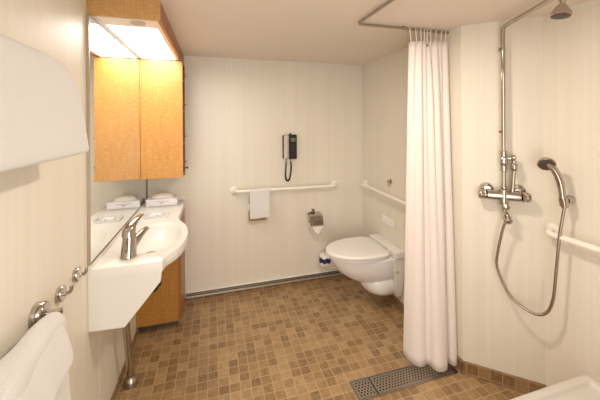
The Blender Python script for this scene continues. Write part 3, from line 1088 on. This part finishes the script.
bm = B()
grid = [[bm.verts.new(curt(i / NF, j / NS)) for i in range(NF + 1)] for j in range(NS + 1)]
for j in range(NS):
    for i in range(NF):
        bm.faces.new((grid[j][i], grid[j][i + 1], grid[j + 1][i + 1], grid[j + 1][i]))
o = obj('cloth', bm, 'curtain', t, smooth=True, angle=180)
s = o.modifiers.new('solid', 'SOLIDIFY')
s.thickness = 0.0022
bm = B()
for i in range(NF):
    pass
loftr = []
for j in (NS - 1.0, NS):
    pass
for i in range(9):
    u = 0.03 + 0.94 * i / 8
    p = Vector(curt(u, 0.0))
    bm = B()
    pts = []
    for q in range(15):
        a = 2 * PI * q / 14
        pts.append((1.150 + (p.x - 1.150) * 0.97 + (p.x - 1.28) * 0.05 * math.cos(a) + 0.010 * math.sin(a * 1.0), 1.553 + 0.013 * math.sin(a), (RZ + p.z) / 2 - 0.004 + ((RZ - p.z) / 2 + 0.018) * math.cos(a)))
    tube(bm, pts, 0.0026, 6, False)
    obj('ring', bm, 'plastic', t, smooth=True)
for u in (0.40, 0.49):
    p = curt(u, 0.012)
    obj('eyelet', lathe(B(), [(0.007, 0), (0.007, 0.002), (0.0, 0.0022)], (p[0], p[1] - 0.003, p[2]), (0, -1, 0), 12), 'steel', t)

# ------------------------------------------------------------------ floor drain
t = thing('floor_drain', 'long perforated steel drain grate in the tiled floor under the curtain', 'drain', (1.08, 1.525, 0))
dx0, dx1, dy0, dy1 = 0.745, 1.405, 1.462, 1.592
bm = B()
box(bm, dx0, dx1, dy0, dy0 + 0.007, 0.0004, 0.0040)
box(bm, dx0, dx1, dy1 - 0.007, dy1, 0.0004, 0.0040)
box(bm, dx0, dx0 + 0.007, dy0 + 0.007, dy1 - 0.007, 0.0004, 0.0040)
box(bm, dx1 - 0.007, dx1, dy0 + 0.007, dy1 - 0.007, 0.0004, 0.0040)
obj('frame', bm, 'steel', t)
obj('channel', box(B(), dx0 + 0.0071, dx1 - 0.0071, dy0 + 0.0071, dy1 - 0.0071, 0.0002, 0.0006), 'dark_rubber', t)
for x0, x1 in ((dx0 + 0.010, 0.866), (0.874, dx1 - 0.010)):
    g = obj('grate', box(B(), x0, x1, dy0 + 0.010, dy1 - 0.010, 0.0010, 0.0036), 'steel', t, bevel=0.0006)
    obj('perforated_field', box(B(), x0 + 0.010, x1 - 0.010, dy0 + 0.021, dy1 - 0.021, 0.0037, 0.0040), 'perforated', g)

# ------------------------------------------------------------------ shower fittings on the diagonal wall
wd = Vector((D1[0] - D0[0], D1[1] - D0[1], 0)).normalized()      # along the wall, to the right
wn_ = Vector((wd.y, -wd.x, 0))                                    # out of the wall, into the room
if wn_.y > 0:
    wn_ = -wn_


def wp(s, n_, z):
    """s metres along the diagonal from its left end, n_ metres out, height z"""
    return Vector((D0[0], D0[1], 0)) + wd * s + wn_ * n_ + Vector((0, 0, z))


def s_of(x, y):
    return (Vector((x, y, 0)) - Vector((D0[0], D0[1], 0))).dot(wd)


S0 = s_of(1.553, 1.28)
SM = s_of(1.549, 1.287)
S0 -= 0.006
t = thing('shower_mixer', 'chrome wall shower mixer with two round handles on the diagonal wall', 'shower mixer', wp(SM, 0, 1.09))
ZM = 1.093
for s_ in (-0.075, 0.075):
    obj('wall_rose', lathe(B(), [(0.037, 0), (0.037, 0.004), (0.032, 0.016), (0.020, 0.020), (0.020, 0.034)], wp(SM + s_, 0.0, ZM + 0.022), wn_, 28), 'chrome', t, smooth=True)
bm = B()
lathe(bm, [(0.020, 0.0), (0.0265, 0.004), (0.0265, 0.158), (0.020, 0.162)], wp(SM - 0.081, 0.052, ZM), wd, 28)
lathe(bm, [(0.024, -0.044), (0.0255, 0.0), (0.023, 0.034), (0.016, 0.038)], wp(SM, 0.055, ZM), (0, 0, 1), 24)
obj('body', bm, 'chrome', t, smooth=True)
for s_, dr_ in ((-0.082, -1), (0.082, 1)):
    bm = lathe(B(), [(0.022, 0.0), (0.0285, 0.003), (0.0285, 0.010), (0.0255, 0.014), (0.0255, 0.034), (0.022, 0.040), (0.0, 0.041)], wp(SM + s_, 0.052, ZM), wd * dr_, 28)
    h = obj('handle', bm, 'chrome', t, smooth=True)
    obj('grip_band', lathe(B(), [(0.0256, 0.0), (0.0262, 0.001), (0.0262, 0.007), (0.0256, 0.008)], wp(SM + s_, 0.052, ZM) + wd * dr_ * 0.020, wd * dr_, 28), 'steel', h, smooth=True)
obj('knob', lathe(B(), [(0.010, 0), (0.010, 0.012), (0.018, 0.016), (0.018, 0.030), (0.0, 0.034)], wp(SM + 0.004, 0.062, ZM - 0.052), wn_ + Vector((0, 0, -0.15)), 20), 'chrome', t, smooth=True)
bm = B()
lathe(bm, [(0.011, 0), (0.011, 0.030), (0.014, 0.032), (0.014, 0.050), (0.010, 0.052)], wp(SM + 0.002, 0.055, ZM - 0.085 - 0.0), (0, 0, 1), 20)
lathe(bm, [(0.021, 0), (0.022, 0.010), (0.022, 0.030), (0.016, 0.037), (0.0, 0.038)], wp(SM + 0.012, 0.050, ZM - 0.118), wn_ + Vector((0.25, 0, -0.55)), 20)
obj('diverter', bm, 'chrome', t, smooth=True)

t = thing('shower_riser', 'tall chrome riser pipe bending out under the ceiling to the shower head', 'shower pipe', wp(S0, 0, 1.2))
PN = (Vector((1.553, 1.28, 0)) - wp(S0, 0, 0)).dot(wn_)
top = wp(S0, PN, 2.028)
arm_d = Vector((-0.43, -0.90, 0)).normalized()
head = top + arm_d * 0.440 + Vector((0.034, 0, 0))
path = fillet([wp(S0, PN, 1.115), top, head + Vector((0, 0, 0.008)), head + Vector((0, 0, -0.02))], 0.018, 7)
obj('pipe', tube(B(), path, 0.0115, 18), 'chrome', t, smooth=True)
bm = B()
tube(bm, [wp(S0, 0.0, 1.905), wp(S0, PN + 0.012, 1.905)], 0.006, 12)
lathe(bm, [(0.013, 0), (0.013, 0.004), (0.007, 0.006)], wp(S0, 0, 1.905), wn_, 18)
lathe(bm, [(0.013, -0.012), (0.013, 0.012)], wp(S0, PN, 1.905), (0, 0, 1), 18)
lathe(bm, [(0.008, 0), (0.009, 0.008), (0.0, 0.010)], wp(S0 - 0.013, PN, 1.905), -wd, 14)
obj('upper_bracket', bm, 'chrome', t, smooth=True)
bm = B()
tube(bm, [wp(S0, 0.0, 1.448), wp(S0, PN + 0.010, 1.448)], 0.005, 12)
lathe(bm, [(0.012, -0.006), (0.012, 0.006)], wp(S0, PN, 1.448), (0, 0, 1), 18)
lathe(bm, [(0.006, 0), (0.007, 0.010), (0.0, 0.012)], wp(S0 - 0.012, PN, 1.448), -wd, 14)
obj('lower_bracket', bm, 'chrome', t, smooth=True)
# union nuts with a short parallel branch
bm = B()
for zc in (1.325, 1.245):
    bm = B()
    lathe(bm, [(0.0145, -0.018), (0.0175, -0.015), (0.0175, 0.015), (0.0145, 0.018)], wp(S0, PN, zc), (0, 0, 1), 20)
    obj('pipe_nut', bm, 'chrome', t, smooth=True)
bm = B()
lathe(bm, [(0.0155, -0.024), (0.0195, -0.018), (0.0195, 0.018), (0.0155, 0.024)], wp(S0, PN, 1.285), (0, 0, 1), 20)
lathe(bm, [(0.009, 0), (0.012, 0.006), (0.012, 0.014), (0.0, 0.016)], wp(S0, PN + 0.012, 1.290), wn_, 16)
obj('union', bm, 'chrome', t, smooth=True)
obj('pipe_nut', lathe(B(), [(0.0135, -0.012), (0.0165, -0.008), (0.0165, 0.008), (0.0135, 0.012)], wp(S0, PN, 1.138), (0, 0, 1), 20), 'chrome', t, smooth=True)
bm = B()
tube(bm, fillet([wp(S0 + 0.010, PN, 1.300), wp(S0 + 0.046, PN + 0.004, 1.300), wp(S0 + 0.048, PN + 0.004, 1.25), wp(S0 + 0.038, PN + 0.004, 1.105)], 0.016, 6), 0.0098, 14)
lathe(bm, [(0.012, -0.022), (0.0165, -0.016), (0.0165, 0.014), (0.013, 0.020)], wp(S0 + 0.047, PN + 0.004, 1.255), (0, 0, 1), 18)
lathe(bm, [(0.016, 0), (0.018, 0.005), (0.018, 0.019), (0.0, 0.022)], wp(S0 + 0.036, PN - 0.004, 1.302), wn_ * 0.4 + wd, 18)
obj('branch_pipe', bm, 'chrome', t, smooth=True)

hd = head + Vector((0, 0, -0.016))
tilt = Vector((-0.10, 0.06, -1)).normalized()
t = thing('rain_shower_head', 'round chrome overhead shower head at the top right', 'shower head', hd)
obj('neck', lathe(B(), [(0.0125, 0.0), (0.0135, 0.004), (0.0135, 0.016), (0.0095, 0.020), (0.0095, 0.026)], hd, tilt, 24), 'chrome', t, smooth=True)
obj('bell', lathe(B(), [(0.010, 0.024), (0.016, 0.029), (0.022, 0.038), (0.031, 0.054), (0.036, 0.062), (0.037, 0.072), (0.034, 0.075)], hd, tilt, 36), 'chrome', t, smooth=True)
obj('spray_face', lathe(B(), [(0.0, 0.0752), (0.032, 0.0752), (0.032, 0.0780), (0.026, 0.0795), (0.0, 0.0797)], hd, tilt, 32), 'nozzle', t, smooth=True)

# hand shower on its holder on the shower wall
HW = Vector((1.729, 1.072, 1.108))
t = thing('hand_shower', 'chrome hand shower with dark spray face leaning out of its wall holder', 'hand shower', HW)
hp = [Vector(p) for p in ((1.664, 1.058, 1.078), (1.657, 1.061, 1.119), (1.652, 1.064, 1.175), (1.641, 1.070, 1.225), (1.625, 1.080, 1.266), (1.604, 1.094, 1.296))]
hp = smooth_path(hp, 4)
nn = len(hp)
obj('handle', tube(B(), hp, [0.0135 + 0.0050 * (i / nn) ** 1.2 for i in range(nn)], 18), 'chrome', t, smooth=True)
fd = Vector((-0.62, -0.55, -0.56)).normalized()
hc = Vector((1.606, 1.102, 1.296))
obj('head', lathe(B(), [(0.0, -0.020), (0.016, -0.017), (0.030, -0.008), (0.038, 0.006), (0.0385, 0.014), (0.035, 0.018)], hc, fd, 36), 'chrome', t, smooth=True)
obj('spray_face', lathe(B(), [(0.0, 0.0182), (0.0345, 0.0182), (0.0335, 0.0205), (0.008, 0.0215), (0.0, 0.0235)], hc, fd, 32), 'nozzle', t, smooth=True)
t = thing('hand_shower_holder', 'round chrome wall holder carrying the hand shower', 'holder', HW)
hn = Vector((-1, -0.05, 0)).normalized()
obj('rose', lathe(B(), [(0.022, 0), (0.022, 0.030), (0.019, 0.038), (0.0, 0.040)], HW, hn, 28), 'chrome', t, smooth=True)
obj('clamp', lathe(B(), [(0.0135, -0.016), (0.0185, -0.018), (0.0200, 0.018), (0.0155, 0.018)], Vector((1.661, 1.060, 1.103)), (-0.15, 0.05, 1), 24), 'chrome', t, smooth=True)

# hose
hose = smooth_path([wp(SM + 0.006, 0.055, ZM - 0.086), (1.536, 1.252, 0.985), (1.524, 1.266, 0.930), (1.512, 1.290, 0.791), (1.512, 1.294, 0.69), (1.542, 1.246, 0.563), (1.588, 1.173, 0.508), (1.620, 1.122, 0.523),
                    (1.636, 1.095, 0.605), (1.644, 1.084, 0.76), (1.650, 1.073, 0.925), (1.659, 1.063, 1.03), (1.664, 1.058, 1.080)], 14)
rads = [0.0072 + (0.0006 if i % 2 else -0.0004) for i in range(len(hose))]
o = obj('shower_hose', tube(B(), hose, rads, 12), 'hose', None, smooth=True)
tag(o, 'grey metal shower hose looping down from the mixer to the hand shower', 'hose')

# ------------------------------------------------------------------ shower stool
t = thing('shower_stool', 'white plastic shower stool seat with raised rounded rim at the bottom right', 'stool', (1.24, 0.62, 0))
qx0, qx1, qy0, qy1, qz = 0.98, 1.500, 0.47, 0.880, 0.447


def rrect(x0, x1, y0, y1, r, z, n_=7):
    P = []
    for (cx_, cy_, a0) in ((x1 - r, y1 - r, 0), (x0 + r, y1 - r, PI / 2), (x0 + r, y0 + r, PI), (x1 - r, y0 + r, 1.5 * PI)):
        for i in range(n_):
            a = a0 + PI / 2 * i / (n_ - 1)
            P.append((cx_ + r * math.cos(a), cy_ + r * math.sin(a), z))
    return P


def ins(d_, z, r=0.032):
    return rrect(qx0 + d_, qx1 - d_, qy0 + d_, qy1 - d_, max(r - d_, 0.012), z)


bm = B()
loft(bm, [ins(0.008, qz - 0.034), ins(0.0, qz - 0.026), ins(0.0, qz - 0.010), ins(0.005, qz - 0.002), ins(0.013, qz), ins(0.030, qz - 0.001), ins(0.034, qz - 0.004), ins(0.038, qz - 0.014), ins(0.046, qz - 0.017), ins(0.12, qz - 0.015)])
obj('seat', bm, 'stool', t, smooth=True, angle=70)
for x in (qx0 + 0.05, qx1 - 0.05):
    for y in (qy0 + 0.05, qy1 - 0.05):
        lg = obj('leg', tube(B(), [(x, y, 0.012), (x, y, qz - 0.034)], 0.014, 14), 'stool', t, smooth=True)
        obj('rubber_foot', lathe(B(), [(0.017, 0.0005), (0.018, 0.012), (0.015, 0.03)], (x, y, 0), (0, 0, 1), 16), 'dark_rubber', lg, smooth=True)
